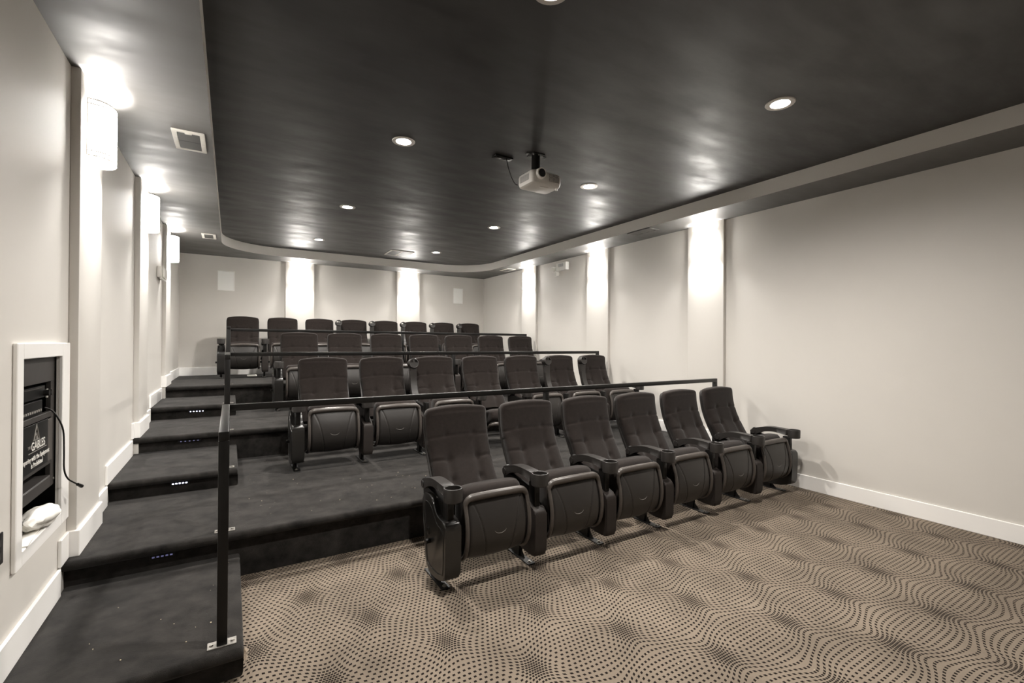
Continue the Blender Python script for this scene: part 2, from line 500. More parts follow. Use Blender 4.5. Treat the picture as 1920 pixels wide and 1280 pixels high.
# ------------------------------------------------------------------ wall sconces
def sconce_meshes():
    w, h, d = 0.124, 0.31, 0.105
    prof = [(w * math.cos(t), d * max(0.0, math.sin(t)) ** 0.75) for t in [math.pi * k / 28 for k in range(29)]]
    inner = [(x * 0.95, y * 0.94) for x, y in prof]
    def wall_sheet(z0, z1, out, inn):
        b = new()
        ring = out + inn[::-1]
        loft(b, [[(x, y, z0) for x, y in ring], [(x, y, z1) for x, y in ring]])
        return b
    shade = mesh_of('shade', wall_sheet(-h / 2, h / 2, prof, inner), M_SHADE)
    o1 = [(x * 1.012, y * 1.015) for x, y in prof]; i1 = [(x * 0.995, y * 0.995) for x, y in prof]
    band = mesh_of('band', wall_sheet(-0.003, 0.003, o1, i1), M_BRONZE)
    b = new(); box(b, -0.06, 0.06, 0.001, 0.012, -0.11, 0.11, 0.003)
    for s in (-1, 1):
        box(b, s * w - 0.002, s * w + 0.002, 0.0, 0.004, -h / 2, h / 2)
    plate = mesh_of('back_plate', b, M_STEEL)
    b = new(); bmesh.ops.create_uvsphere(b, u_segments=14, v_segments=10, radius=0.028)
    bmesh.ops.translate(b, vec=(0, 0.045, 0), verts=b.verts)
    bulb = mesh_of('bulb', b, M_BULB)
    return shade, band, plate, bulb
SC = sconce_meshes()
SC_Z = 2.568
def sconce(x, y, rot, label, power=1.0):
    t = thing('wall_sconce', label, 'wall lamp', (x, y, SC_Z), (0, 0, rot), 'wall sconces on the pilasters')
    put('shade', SC[0], t); put('back_plate', SC[2], t); put('bulb', SC[3], t)
    for z in (-0.154, -0.128, 0.128, 0.154): put('band', SC[1], t, (0, 0, z))
    lamp('sconce_lamp', 'POINT', (0, 0.05, 0.06), SCONCE_W * 0.5 * power, t, shadow_soft_size=0.03)
    lamp('sconce_lamp', 'POINT', (0, 0.05, -0.06), SCONCE_W * 0.5 * power, t, shadow_soft_size=0.03)
ordn = ['nearest', 'middle', 'farthest']
for i, (a, b) in enumerate(PIL):
    sconce(XL + PIL_D, (a + b) / 2, -math.pi / 2, 'glowing half-round wall sconce, %s of three on the left wall' % ordn[i], 1.9)
for i, (a, b) in enumerate(PIL):
    sconce(XR - PIL_D, (a + b) / 2, math.pi / 2, 'glowing half-round wall sconce, %s of three on the right wall' % ordn[i])
for i, (a, b) in enumerate(BPIL):
    sconce((a + b) / 2, YB - PIL_D, math.pi, 'glowing half-round wall sconce, %s of two on the back wall' % ('left' if i == 0 else 'right'))

# ------------------------------------------------------------------ recessed downlights
b = new()
lathe(b, [(CAN_R - 0.004, 0.004), (CAN_R - 0.004, -0.004), (CAN_R + 0.022, -0.005), (CAN_R + 0.026, 0.0)], 32)
ME_TRIM = mesh_of('trim_ring', b, M_CANTRIM)
b = new(); lathe(b, [(CAN_R - 0.001, 0.0), (CAN_R - 0.004, 0.09), (0, 0.09)], 28)
ME_CAN = mesh_of('can', b, M_CANTRIM)
b = new(); lathe(b, [(0, -0.004), (0.030, 0.000), (0.050, 0.012), (0.052, 0.03), (0.042, 0.06), (0.02, 0.088)], 24)
ME_LAMP = mesh_of('bulb', b, M_BULB)
side = ['left', 'right']
depth = ['nearest', 'second nearest', 'third nearest', 'farthest']
for i, (x, y) in enumerate(LIGHTS):
    t = thing('ceiling_downlight', 'recessed round downlight, %s of the %s-hand ceiling row' % (depth[i // 2], side[i % 2]), 'ceiling light', (x, y, ZT), group='recessed ceiling downlights')
    put('trim_ring', ME_TRIM, t); put('can', ME_CAN, t); put('bulb', ME_LAMP, t)
    lamp('downlight_lamp', 'SPOT', (0, 0, -0.012), DOWN_W, t, shadow_soft_size=0.045, spot_size=math.radians(168), spot_blend=1.0, color=DOWN_COL)

# ------------------------------------------------------------------ theatre seats
HALF = 0.291
FRONT = [(0.225, 0.385), (0.275, 0.475), (0.335, 0.575), (0.385, 0.665), (0.425, 0.76), (0.448, 0.86), (0.455, 0.958)]
def backrest_mesh():
    b = new(); loops = []
    NV, W0, T, R = 72, 0.236, 0.085, 0.055
    H = sum((Vector(FRONT[i + 1]) - Vector(FRONT[i])).length for i in range(len(FRONT) - 1))
    fr = [0.97 * (0.55 * s + 0.45 * math.sin(math.pi * s / 2)) for s in [-1 + 2 * k / 50 for k in range(51)]]
    fr = [f / max(map(abs, fr)) * 0.985 for f in fr]
    bk = [0.985, 0.9, 0.6, 0.2, -0.2, -0.6, -0.9, -0.985]
    vs = [k / NV for k in range(NV - 8)] + [1 - (1 - (NV - 8) / NV) * (1 - math.sin(math.pi / 2 * k / 14)) for k in range(15)]
    for v in vs:
        c = interp([(0, p[0], p[1]) for p in FRONT], v)
        t = (interp([(0, p[0], p[1]) for p in FRONT], min(1, v + 0.01)) - interp([(0, p[0], p[1]) for p in FRONT], max(0, v - 0.01))).normalized()
        nrm = Vector((0, -t.z, t.y))                      # towards the sitter
        if nrm.y > 0: nrm = -nrm
        top = (1 - v) * H                                  # distance to the top edge
        w = W0 - 0.012 * math.sin(math.pi * min(1, v * 1.2))
        if v > 0.6: w = W0 - 0.006
        ex = max(0.0, R - top)
        w -= R - math.sqrt(max(0, R * R - ex * ex))
        eb = max(0.0, 0.03 - top)
        th = T * (0.25 + 0.75 * math.sqrt(max(0, 1 - (eb / 0.03) ** 2)))
        d0 = (T - th) / 2
        z = c.z
        lp = []
        for s in fr:
            x = s * w
            d = d0 + 0.5 * th * (1 - (1 - abs(s) ** 7) ** (1 / 3.2))
            if top > 0.05:
                zz = z - 0.012 * (1 - (x / w) ** 2)
                g = 0.0
                g += 0.0065 * math.exp(-((zz - 0.762) / 0.007) ** 2)                       # seam below the headrest
                side_ = 1 / (1 + math.exp(-(abs(x) - 0.098) / 0.006))
                g += 0.006 * math.exp(-((zz - 0.615 - 0.14 * (abs(x) - 0.1)) / 0.008) ** 2) * side_
                for zb in (0.77, 0.622, 0.497):
                    r2 = ((abs(x) - 0.1) / 0.020) ** 2 + ((zz - zb) / 0.020) ** 2
                    g += 0.010 * math.exp(-r2)
                low = 1 / (1 + math.exp((z - 0.70) / 0.03))
                g += 0.008 * math.exp(-((abs(x) - 0.1) / 0.024) ** 2) * low
                d += g - 0.008 * (1 - (x / w) ** 2) - 0.007 * low * max(0, 1 - ((abs(x) - 0.175) / 0.055) ** 2)
            arch = 0.016 * (1 - s * s) * max(0, 1 - top / 0.15)
            p = c - nrm * d
            lp.append((x, p.y, p.z + arch))
        for s in bk:
            d = d0 + th * (1 - 0.5 * (1 - (1 - abs(s) ** 6) ** (1 / 2.5)))
            arch = 0.016 * (1 - s * s) * max(0, 1 - top / 0.15)
            p = c - nrm * d
            lp.append((s * w, p.y, p.z + arch))
        loops.append(lp)
    loft(b, loops)
    return mesh_of('backrest', b, M_FABRIC, angle=60)

def backshell_mesh():
    b = new(); loops = []
    for k in range(25):
        v = 0.03 + 0.93 * k / 24
        c = interp([(0, p[0], p[1]) for p in FRONT], v)
        t = (interp([(0, p[0], p[1]) for p in FRONT], min(1, v + 0.01)) - interp([(0, p[0], p[1]) for p in FRONT], max(0, v - 0.01))).normalized()
        nrm = Vector((0, -abs(t.z), t.y))
        w = 0.232 - (0.035 * max(0, (v - 0.9) / 0.07) ** 2)
        lp = []
        for (s, d) in ((-1, 0.055), (-0.99, 0.075), (-0.9, 0.098), (-0.4, 0.108), (0.4, 0.108), (0.9, 0.098), (0.99, 0.075), (1, 0.055)):
            p = c - nrm * d
            lp.append((s * w, p.y, p.z))
        loops.append(lp)
    loft(b, loops)
    return mesh_of('back_shell', b, M_PLASTIC, angle=50)

# folded-up seat: outer plastic pan faces the screen
PANP = [(-0.088, 0.500), (-0.104, 0.455), (-0.122, 0.390), (-0.130, 0.320), (-0.122, 0.250), (-0.098, 0.195), (-0.055, 0.160), (0.0, 0.148), (0.05, 0.150)]
def pan_pt(u, v):
    c = interp([(0, p[0], p[1]) for p in PANP], v)
    t = (interp([(0, p[0], p[1]) for p in PANP], min(1, v + 0.02)) - interp([(0, p[0], p[1]) for p in PANP], max(0, v - 0.02))).normalized()
    nrm = Vector((0, t.z, -t.y))
    if nrm.y > 0: nrm = -nrm
    if v > 0.85: nrm = Vector((0, nrm.y, -abs(nrm.z)))
    return c, nrm
def groove_x(v):      # the two bowed lines on the pan
    return 0.078 + 0.095 * max(0, 1 - v / 0.72) ** 1.7
def pan_mesh():
    b = new(); NU, NV = 96, 44
    front = []; back = []
    for j in range(NV + 1):
        v = j / NV
        c, n = pan_pt(0, v)
        rf, rb = [], []
        for i in range(NU + 1):
            x = (-1 + 2 * i / NU) * 0.200
            bul = 0.014 * (1 - (x / 0.2) ** 2)
            g = 0.0065 * math.exp(-((abs(x) - groove_x(v)) / 0.0030) ** 2) if v > 0.05 else 0
            rec = 0.010 / (1 + math.exp(-(abs(x) - 0.185) / 0.003)) + 0.010 * max(0, 1 - v / 0.04)
            p = c + n * (bul - g - rec)
            rf.append(b.verts.new((x, p.y, p.z)))
            q = c - n * 0.02
            rb.append(b.verts.new((x, q.y, q.z)))
        front.append(rf); back.append(rb)
    for j in range(NV):
        for i in range(NU):
            b.faces.new((front[j][i], front[j][i + 1], front[j + 1][i + 1], front[j + 1][i]))
            if i % NU == 0 or True:
                b.faces.new((back[j][i], back[j + 1][i], back[j + 1][i + 1], back[j][i + 1]))
        b.faces.new((front[j][0], front[j + 1][0], back[j + 1][0], back[j][0]))
        b.faces.new((front[j][NU], back[j][NU], back[j + 1][NU], front[j + 1][NU]))
    for i in range(NU):
        b.faces.new((front[0][i], back[0][i], back[0][i + 1], front[0][i + 1]))
        b.faces.new((front[NV][i], front[NV][i + 1], back[NV][i + 1], back[NV][i]))
    return mesh_of('seat_shell', b, M_PLASTIC, angle=50)
def rim_mesh():
    b = new(); path = []; rad = []
    W, R = 0.207, 0.045
    side = []
    for k in range(22):
        v = 0.92 - (0.92 - 0.11) * k / 21
        c, n = pan_pt(0, v); side.append(c + n * 0.002)
    top = Vector((0, -0.090, 0.512))
    for p in side: path.append((-W, p.y, p.z)); rad.append(0.0125)
    for k in range(1, 9):
        a = math.pi - k / 9 * math.pi / 2
        path.append((-W + R + R * math.cos(a), -0.098 + 0.006 * k / 9, top.z - R + R * math.sin(a))); rad.append(0.0135 + 0.0085 * k / 9)
    for k in range(13):
        s = -1 + 2 * k / 12
        path.append((s * (W - R), top.y - 0.010 * (1 - s * s), top.z + 0.006 * (1 - s * s))); rad.append(0.0225)
    for k in range(1, 9):
        a = math.pi / 2 - k / 9 * math.pi / 2
        path.append((W - R + R * math.cos(a), -0.092 - 0.006 * k / 9, top.z - R + R * math.sin(a))); rad.append(0.022 - 0.0085 * k / 9)
    for p in side[::-1]: path.append((W, p.y, p.z)); rad.append(0.0125)
    tube(b, path, rad, 12)
    return mesh_of('seat_rim', b, M_RIM, angle=60)
def emblem_mesh():
    b = new(); pts = []
    for k in range(17):
        a = math.radians(205 + 130 * k / 16)
        x, dz = 0.042 * math.cos(a), 0.026 * math.sin(a)
        v = 0.36 - dz * 2.0
        c, n = pan_pt(0, v)
        p = c + n * (0.014 * (1 - (x / 0.2) ** 2) + 0.0002)
        pts.append((x, p.y, p.z))
    tube(b, pts, [0.0006 + 0.0012 * math.sin(math.pi * k / 16) for k in range(17)], 6)
    return mesh_of('emblem', b, M_EMBOSS)
def cushion_mesh():
    b = new(); loops = []
    for k in range(25):
        s = k / 24
        z = 0.175 + (0.548 - 0.175) * s
        e = 1 - (abs(2 * s - 1)) ** 8
        e = max(0.05, e) ** 0.5
        vpos = min(1, max(0, (0.50 - z) / 0.36)) * 0.72
        c, n = pan_pt(0, vpos)
        y0 = c.y + 0.022
        y1 = 0.055 + 0.03 * math.sin(math.pi * s)
        if z > 0.50: y0 = -0.068 + (z - 0.5) * 0.25
        cy, hy, hx = (y0 + y1) / 2, (y1 - y0) / 2 * (0.55 + 0.45 * e), 0.205 * (0.88 + 0.12 * e)
        lp = []
        for q in range(40):
            a = 2 * math.pi * q / 40
            ca, sa = math.cos(a), math.sin(a)
            x = hx * math.copysign(abs(ca) ** 0.28, ca)
            y = cy + hy * math.copysign(abs(sa) ** 0.5, sa)
            crown = 0.012 * (1 - (x / 0.21) ** 2) * s
            lp.append((x, y, z + crown))
        loops.append(lp)
    loft(b, loops)
    return mesh_of('seat_cushion', b, M_FABRIC, angle=60)
# armrest, origin at its rear pivot
ARM_PIV = (0.262, 0.528)
def arm_mesh():
    b = new()
    top = [(0.03, -0.012), (0.026, 0.018), (0.0, 0.033), (-0.05, 0.048), (-0.11, 0.064), (-0.18, 0.072), (-0.26, 0.071), (-0.33, 0.068)]
    bot = [(-0.33, 0.012), (-0.27, 0.022), (-0.20, 0.028), (-0.13, 0.020), (-0.07, 0.002), (-0.03, -0.022), (0.0, -0.03), (0.02, -0.026)]
    pts = [(p.y, p.z) for p in [interp([(0, a, c) for a, c in top], k / 20) for k in range(21)]] + [(p.y, p.z) for p in [interp([(0, a, c) for a, c in bot], k / 20) for k in range(21)]]
    prism(b, pts, -0.034, 0.034, 'x', 0.008, 3)
    for s in (-1, 1): cyl(b, (s * 0.030, 0, 0), (s * 0.038, 0, 0), 0.021, seg=18)
    return mesh_of('armrest', b, M_PLASTIC)
def cup_mesh():
    b = new()
    prof = [(0.043, -0.002), (0.048, -0.004), (0.0525, 0.0), (0.0535, 0.066), (0.052, 0.0725), (0.048, 0.0735), (0.0445, 0.070), (0.0425, 0.012)]
    lathe(b, prof + [prof[0]], 32, (0, -0.378, 0.0))
    # the bottom is open towards the tip, divided by one spoke
    half = [(0.0445 * math.cos(a), -0.378 + 0.0445 * math.sin(a)) for a in [math.pi * (k / 20) - 0.18 + 0.36 * (k / 20) for k in range(21)]]
    prism(b, half, -0.001, 0.008, 'z')
    box(b, -0.006, 0.006, -0.421, -0.375, -0.001, 0.007)
    return mesh_of('cup_holder', b, M_PLASTIC)
def endpanel_mesh():
    b = new()
    ctl = [(-0.118, 0.115), (-0.126, 0.25), (-0.126, 0.37), (-0.108, 0.405), (-0.05, 0.410), (-0.005, 0.418), (0.03, 0.445), (0.065, 0.485), (0.11, 0.502), (0.17, 0.500), (0.222, 0.478),
           (0.225, 0.43), (0.205, 0.30), (0.185, 0.17), (0.155, 0.075), (0.10, 0.055), (0.0, 0.060), (-0.09, 0.085)]
    prism(b, smooth_poly(ctl, 4), -0.048, 0.048, 'x', 0.012, 3)
    return mesh_of('end_panel', b, M_GLOSS)
def inset_mesh():
    b = new()
    ctl = [(-0.095, 0.14), (-0.098, 0.33), (-0.07, 0.36), (0.0, 0.375), (0.06, 0.43), (0.12, 0.455), (0.18, 0.44), (0.175, 0.30), (0.155, 0.17), (0.12, 0.10), (0.0, 0.095), (-0.07, 0.11)]
    out = smooth_poly(ctl, 4)
    tube(b, [(-0.0485, y, z) for y, z in out] + [(-0.0485, out[0][0], out[0][1])], 0.0035, 6, False)
    return mesh_of('inset_line', b, M_GLOSS)
def pad_mesh():
    b = new()
    ctl = [(-0.128, 0.105), (-0.134, 0.20), (-0.134, 0.335), (-0.122, 0.372), (-0.08, 0.388), (0.0, 0.420), (0.07, 0.432), (0.088, 0.40), (0.086, 0.25), (0.08, 0.12), (0.0, 0.096), (-0.10, 0.094)]
    prism(b, smooth_poly(ctl, 4), -0.043, 0.043, 'x', 0.011, 3)
    return mesh_of('standard_pad', b, M_PAD)
def post_mesh():
    b = new()
    pts = [(0.10, 0.006), (0.165, 0.006), (0.175, 0.28), (0.30, 0.44), (0.31, 0.53), (0.275, 0.565), (0.235, 0.55), (0.20, 0.48), (0.08, 0.42), (0.08, 0.25)]
    prism(b, pts, -0.014, 0.014, 'x', 0.003, 1)
    box(b, -0.02, 0.02, -0.09, -0.02, 0.36, 0.53, 0.006)      # strut below the cup holder
    prism(b, [(-0.09, 0.40), (0.25, 0.45), (0.25, 0.52), (-0.02, 0.49), (-0.09, 0.47)], -0.016, 0.016, 'x', 0.003, 1)
    box(b, -0.055, 0.055, 0.11, 0.15, 0.27, 0.31, 0.004)      # hinge block
    cyl(b, (-0.075, 0.10, 0.24), (0.075, 0.10, 0.24), 0.014, seg=12)
    return mesh_of('post', b, M_BLACKM)
def foot_mesh():
    b = new()
    prism(b, [(-0.024, -0.035), (0.024, -0.035), (0.026, -0.02), (0.026, 0.25), (-0.026, 0.25), (-0.026, -0.02)], 0.0, 0.007, 'z', 0.002, 1)
    prism(b, [(0.05, 0.007), (0.22, 0.007), (0.165, 0.06), (0.10, 0.06)], -0.004, 0.004, 'x')
    return mesh_of('foot_plate', b, M_BLACKM)
def bolt_mesh():
    b = new(); cyl(b, (0, 0, 0), (0, 0, 0.003), 0.013, seg=16); cyl(b, (0, 0, 0.003), (0, 0, 0.010), 0.0085, seg=6)
    return mesh_of('bolt', b, M_STEEL)
ME = dict(back=backrest_mesh(), shell=backshell_mesh(), pan=pan_mesh(), rim=rim_mesh(), emblem=emblem_mesh(), cushion=cushion_mesh(), arm=arm_mesh(), cup=cup_mesh(),
          endp=endpanel_mesh(), inset=inset_mesh(), pad=pad_mesh(), post=post_mesh(), foot=foot_mesh(), bolt=bolt_mesh())

HINGE = (0.10, 0.24)
def seat_unit(t, up=True, tilt=0.0):
    """the tip-up seat; the pan carries rim and emblem"""
    if up:
        rot, off = tilt, (0, 0, 0)
    else:
        rot, off = math.radians(72), (0, 0.04, 0.13)
    def place(nm, me, parent):
        if parent is t:
            y, z = HINGE
            c, s = math.cos(rot), math.sin(rot)
            return put(nm, me, t, (off[0], y - (y * c - z * s) + off[1], z - (y * s + z * c) + off[2]), (rot, 0, 0))
        return put(nm, me, parent)
    pan = place('seat_shell', ME['pan'], t)
    place('seat_rim', ME['rim'], pan); place('emblem', ME['emblem'], pan)
    place('seat_cushion', ME['cushion'], t)
def standard(t, x, end, arm_up, mirror=False):
    if end:
        e = put('end_panel', ME['endp'], t, (x, 0, 0), (0, 0, 0))
        il = put('inset_line', ME['inset'], e, (0.097 if mirror else 0, 0, 0))
        tag(e, 'glossy moulded end panel')
    else:
        put('standard_pad', ME['pad'], t, (x, 0, 0))
    put('post', ME['post'], t, (x, 0, 0))
    f = put('foot_plate', ME['foot'], t, (x, 0, 0))
    put('bolt', ME['bolt'], f, (0, -0.005, 0.007))
    a = put('armrest', ME['arm'], t, (x, ARM_PIV[0], ARM_PIV[1]), (math.radians(-98) if arm_up else 0, 0, 0))
    put('cup_holder', ME['cup'], a)
    if arm_up: tag(a, 'armrest tipped up beside the backrest')

ORD = ['first', 'second', 'third', 'fourth', 'fifth', 'sixth', 'seventh', 'eighth']
def seat_row(x0, y, z, n, pitch, arms, row, group, down=()):
    for i in range(n):
        if i == 0: place = 'at the aisle end of %s' % row
        elif i == n - 1: place = 'at the right wall end of %s' % row
        else: place = '%s from the aisle in %s' % (ORD[i], row)
        state = 'lowered cushion' if i in down else 'folded cushion'
        t = thing('theater_seat', 'dark padded theater seat with %s, %s' % (state, place), 'theater seat', (x0 + pitch * (i + 0.5), y, z), group=group)
        put('backrest', ME['back'], t); put('back_shell', ME['shell'], t)
        seat_unit(t, i not in down, random.uniform(-0.03, 0.03))
        h = pitch / 2
        standard(t, -h, i == 0, arms[i] == 'U')
        if i == n - 1: standard(t, h, True, arms[n] == 'U', True)
seat_row(1.056, 2.474, 0.0, 6, 0.5835, 'DDDDDDD', 'the front row', 'theater seats in the front row')
seat_row(0.497, 4.43, 2 * Z, 7, 0.5835, 'DDUDDUUD', 'the second row', 'theater seats in the second row', down=(3,))
seat_row(0.495, 6.30, 4 * Z, 7, 0.5835, 'DDDDDDDD', 'the third row', 'theater seats in the third row')
seat_row(-0.125, 8.25, 6 * Z, 8, 0.5835, 'DDDUUUUUD', 'the back row', 'theater seats in the back row')

# ------------------------------------------------------------------ guard rails
T_ = 0.019
def post_plate(root, x, y, z, mid=False):
    b = new(); box(b, x - 0.052, x + 0.052, y - 0.026, y + 0.026, z, z + 0.005, 0.001, 1)
    p = obj('base_plate', b, M_STEEL, root)
    for s in (-1, 1):
        b = new(); cyl(b, (x + s * 0.038, y, z + 0.005), (x + s * 0.038, y, z + 0.010), 0.008, seg=6)
        obj('screw', b, M_STEEL, p)
def guard_rail(label, y_front, y_run, z_low, z_high, z_top):
    xa, xb, xm = -0.022, 4.595, 2.30
    root = thing('guard_rail', label, 'railing', (xa, y_run, z_high), group='black square-tube guard rails')
    inv = Vector((xa, y_run, z_high))
    def part(nm, b):
        bmesh.ops.translate(b, vec=-inv, verts=b.verts)
        return obj(nm, b, M_BLACKM, root)
    b = new(); box(b, xa + T_, xb + T_, y_run - T_, y_run + T_, z_top - 2 * T_, z_top, 0.003); part('top_rail', b)
    b = new(); box(b, xa - T_, xa + T_, y_front - T_, y_run + T_, z_top - 2 * T_, z_top, 0.003); part('return_rail', b)
    for (x, y, z) in ((xa, y_front, z_low), (xa, y_run, z_high), (xm, y_run, z_high), (xb, y_run, z_high)):
        b = new(); box(b, x - T_, x + T_, y - T_, y + T_, z + 0.004, z_top - 2 * T_, 0.002); part('post', b)
        v = Vector((x, y, z)) - inv
        post_plate(root, v.x, v.y, v.z)
guard_rail('black guard rail behind the front row of seats, nearest of three', 2.275, 3.225, Z, 2 * Z, 1.026)
guard_rail('black guard rail between the second and third seat rows', 4.23, 5.155, 3 * Z, 4 * Z, 1.297)
guard_rail('black guard rail in front of the back row of seats', 6.17, 7.10, 5 * Z, 6 * Z, 1.573)

# ------------------------------------------------------------------ step lights under the nosings
def step_light(label, nose, z, lit, w=0.10):
    t = thing('step_light', label, 'step light', (-0.315, nose + RIS, z), group='small lights under the stair nosings')
    b = new(); box(b, -w / 2 - 0.008, w / 2 + 0.008, -0.012, -0.002, -0.010, 0.010, 0.002, 1); obj('housing', b, M_BLACKM, t)
    for k in range(5):
        x = -w / 2 + w * (k + 0.5) / 5
        b = new(); box(b, x - 0.006, x + 0.006, -0.015, -0.012, -0.005, 0.003, 0.001, 1)
        obj('led', b, M_LED if lit else M_LEDDIM, t)
step_light('faint step light under the lowest platform nosing', NOSE['A'], 2 * Z - 0.067, False)
step_light('bright step light under the middle aisle step', NOSE['step3'], 3 * Z - 0.067, True)
step_light('dim blue step light under the middle platform nosing', NOSE['B'], 4 * Z - 0.067, False, 0.16)
step_light('bright step light under the highest aisle step', NOSE['step5'], 5 * Z - 0.067, True, 0.14)

# ------------------------------------------------------------------ projector on its ceiling mount
PX, PYF = 2.03, 3.05
t = thing('projector', 'white video projector hanging upside down under the dark ceiling', 'projector', (PX + 0.15, PYF + 0.1, ZT))
def pj(nm, b, m, parent=None):
    bmesh.ops.translate(b, vec=(-(PX + 0.15), -(PYF + 0.1), -ZT), verts=b.verts)
    return obj(nm, b, m, parent or t)
b = new()
loops = []
for (z, ins) in ((2.682, 0.018), (2.690, 0.006), (2.715, 0.0), (2.765, 0.0), (2.782, 0.004), (2.790, 0.014)):
    x0, x1, y0, y1 = PX + ins, PX + 0.295 - ins, PYF + ins, PYF + 0.225 - ins
    r = 0.03; lp = []
    for (cx, cy, a0) in ((x1 - r, y0 + r + 0.01, -90), (x1 - r, y1 - r, 0), (x0 + r, y1 - r, 90), (x0 + r, y0 + r, 180)):
        for k in range(7):
            a = math.radians(a0 + 15 * k)
            bow = -0.012 * math.sin(math.pi * min(1, max(0, (cx - x0) / (x1 - x0)))) if cy < PYF + 0.1 else 0
            lp.append((cx + r * math.cos(a), cy + r * math.sin(a) + bow, z))
    loops.append(lp)
loft(b, loops); body = pj('body', b, M_PROJ)
LX, LZ = PX + 0.075, 2.758
b = new(); cyl(b, (LX, PYF + 0.02, LZ), (LX, PYF - 0.028, LZ), 0.046, 0.042, 32); pj('lens_ring', b, M_WHITEP)
b = new(); cyl(b, (LX, PYF - 0.020, LZ), (LX, PYF - 0.0295, LZ), 0.033, 0.033, 28); pj('lens', b, M_LENS)
b = new()
for i in range(8):
    for k in range(6):
        x = PX + 0.165 + i * 0.013; z = 2.716 + k * 0.0105
        box(b, x, x + 0.0035, PYF - 0.0035, PYF + 0.004, z, z + 0.0035)
o = pj('vent_holes', b, M_VENTG); o['kind'] = 'stuff'
b = new()
for i in range(12):
    y = PYF + 0.05 + i * 0.011
    box(b, PX - 0.0015, PX + 0.004, y, y + 0.007, 2.715, 2.765)
o = pj('side_louvres', b, mat('grey louvre', (0.42, 0.41, 0.40), 0.6)); o['kind'] = 'stuff'
b = new(); box(b, PX + 0.11, PX + 0.19, PYF + 0.05, PYF + 0.075, 2.679, 2.683, 0.001); pj('control_panel', b, M_CANTRIM)
b = new(); cyl(b, (PX + 0.265, PYF + 0.04, 2.682), (PX + 0.265, PYF + 0.04, 2.668), 0.010, seg=14); pj('foot', b, M_WHITEP)
CXm, CYm = PX + 0.12, PYF + 0.13
b = new(); box(b, CXm - 0.055, CXm + 0.055, CYm - 0.055, CYm + 0.055, ZT - 0.008, ZT - 0.001, 0.002)
for s in (-1, 1): box(b, CXm + s * 0.075 - 0.02, CXm + s * 0.075 + 0.02, CYm - 0.012, CYm + 0.012, ZT - 0.006, ZT - 0.001)
plate = pj('ceiling_plate', b, M_BLACKM)
for (sx, sy) in ((-0.085, 0), (0.085, 0), (0, -0.045), (-0.045, -0.03), (0.045, -0.03)):
    b = new(); cyl(b, (CXm + sx, CYm + sy, ZT - 0.008), (CXm + sx, CYm + sy, ZT - 0.016), 0.006, seg=8); pj('screw', b, M_STEEL, plate)
b = new(); cyl(b, (CXm, CYm, ZT - 0.005), (CXm, CYm, 2.80), 0.036, seg=24); pj('mount_pole', b, M_BLACKM)
b = new(); lathe(b, [(0.0, 2.822), (0.045, 2.822), (0.052, 2.808), (0.050, 2.796), (0, 2.796)], 24, (CXm, CYm, 0))
box(b, CXm - 0.03, CXm + 0.15, CYm - 0.012, CYm + 0.012, 2.789, 2.797, 0.001)
box(b, CXm - 0.012, CXm + 0.012, CYm - 0.10, CYm + 0.06, 2.789, 2.797, 0.001)
br = pj('mount_bracket', b, M_BLACKM)
b = new(); cyl(b, (CXm + 0.07, CYm - 0.02, 2.797), (CXm + 0.07, CYm - 0.02, 2.806), 0.008, seg=8); pj('screw', b, M_STEEL, br)

# black cable plate on the ceiling and the cable down to the projector
t = thing('cable_plate', 'small black cable outlet plate on the ceiling beside the projector', 'outlet', (1.935, 3.36, ZT))
b = new(); box(b, -0.085, 0.085, -0.035, 0.035, -0.014, -0.001, 0.003); pl = obj('plate', b, M_BLACKM, t)
for s in (-1, 1):
    b = new(); box(b, s * 0.04 - 0.022, s * 0.04 + 0.022, -0.018, 0.018, -0.018, -0.013, 0.002); obj('socket', b, M_GLOSS, t)
b = new()
tube(b, [tuple(interp([(1.955, 3.335, ZT - 0.012), (1.952, 3.31, ZT - 0.06), (1.955, 3.29, 2.84), (1.975, 3.27, 2.76), (2.005, 3.268, 2.722), (2.024, 3.262, 2.714)], k / 24)) for k in range(25)], 0.0035, 8)
tag(obj('cable', b, M_BLACKM), 'thin black cable hanging between ceiling plate and projector', 'cable')

# ------------------------------------------------------------------ vents
def vent(label, x0, x1, y0, y1, z, nslots, mframe, mblade, along='x'):
    cx, cy = (x0 + x1) / 2, (y0 + y1) / 2
    t = thing('air_vent', label, 'air vent', (cx, cy, z), group='ceiling air vents')
    w, d = (x1 - x0) / 2, (y1 - y0) / 2
    f = 0.030
    b = new()
    for (a0, a1, c0, c1) in ((-w, w, -d, -d + f), (-w, w, d - f, d), (-w, -w + f, -d + f, d - f), (w - f, w, -d + f, d - f)):
        box(b, a0, a1, c0, c1, -0.012, -0.0005, 0.002, 1)
    obj('frame', b, mframe, t)
    b = new(); box(b, -w + f, w - f, -d + f, d - f, -0.004, -0.001); obj('duct', b, M_VENTD, t)
    for k in range(nslots):
        b = new()
        if along == 'x':
            c0 = -d + f + (2 * d - 2 * f) * (k + 0.55) / nslots; dd = (2 * d - 2 * f) / nslots * 0.45
            prism(b, [(c0 - dd, -0.006), (c0 + dd * 0.9, -0.012), (c0 + dd * 0.9, -0.0105), (c0 - dd, -0.0045)], -w + f, w - f, 'x')
        else:
            c0 = -w + f + (2 * w - 2 * f) * (k + 0.55) / nslots; dd = (2 * w - 2 * f) / nslots * 0.45
            prism(b, [(c0 - dd, -0.006), (c0 + dd * 0.9, -0.012), (c0 + dd * 0.9, -0.0105), (c0 - dd, -0.0045)], -d + f, d - f, 'y')
        obj('blade', b, mblade, t)
    return t
t = vent('square white-framed air vent in the left soffit above the nearest sconce', -0.355, -0.165, 3.815, 4.18, ZS, 2, M_VENTW, M_VENTG)
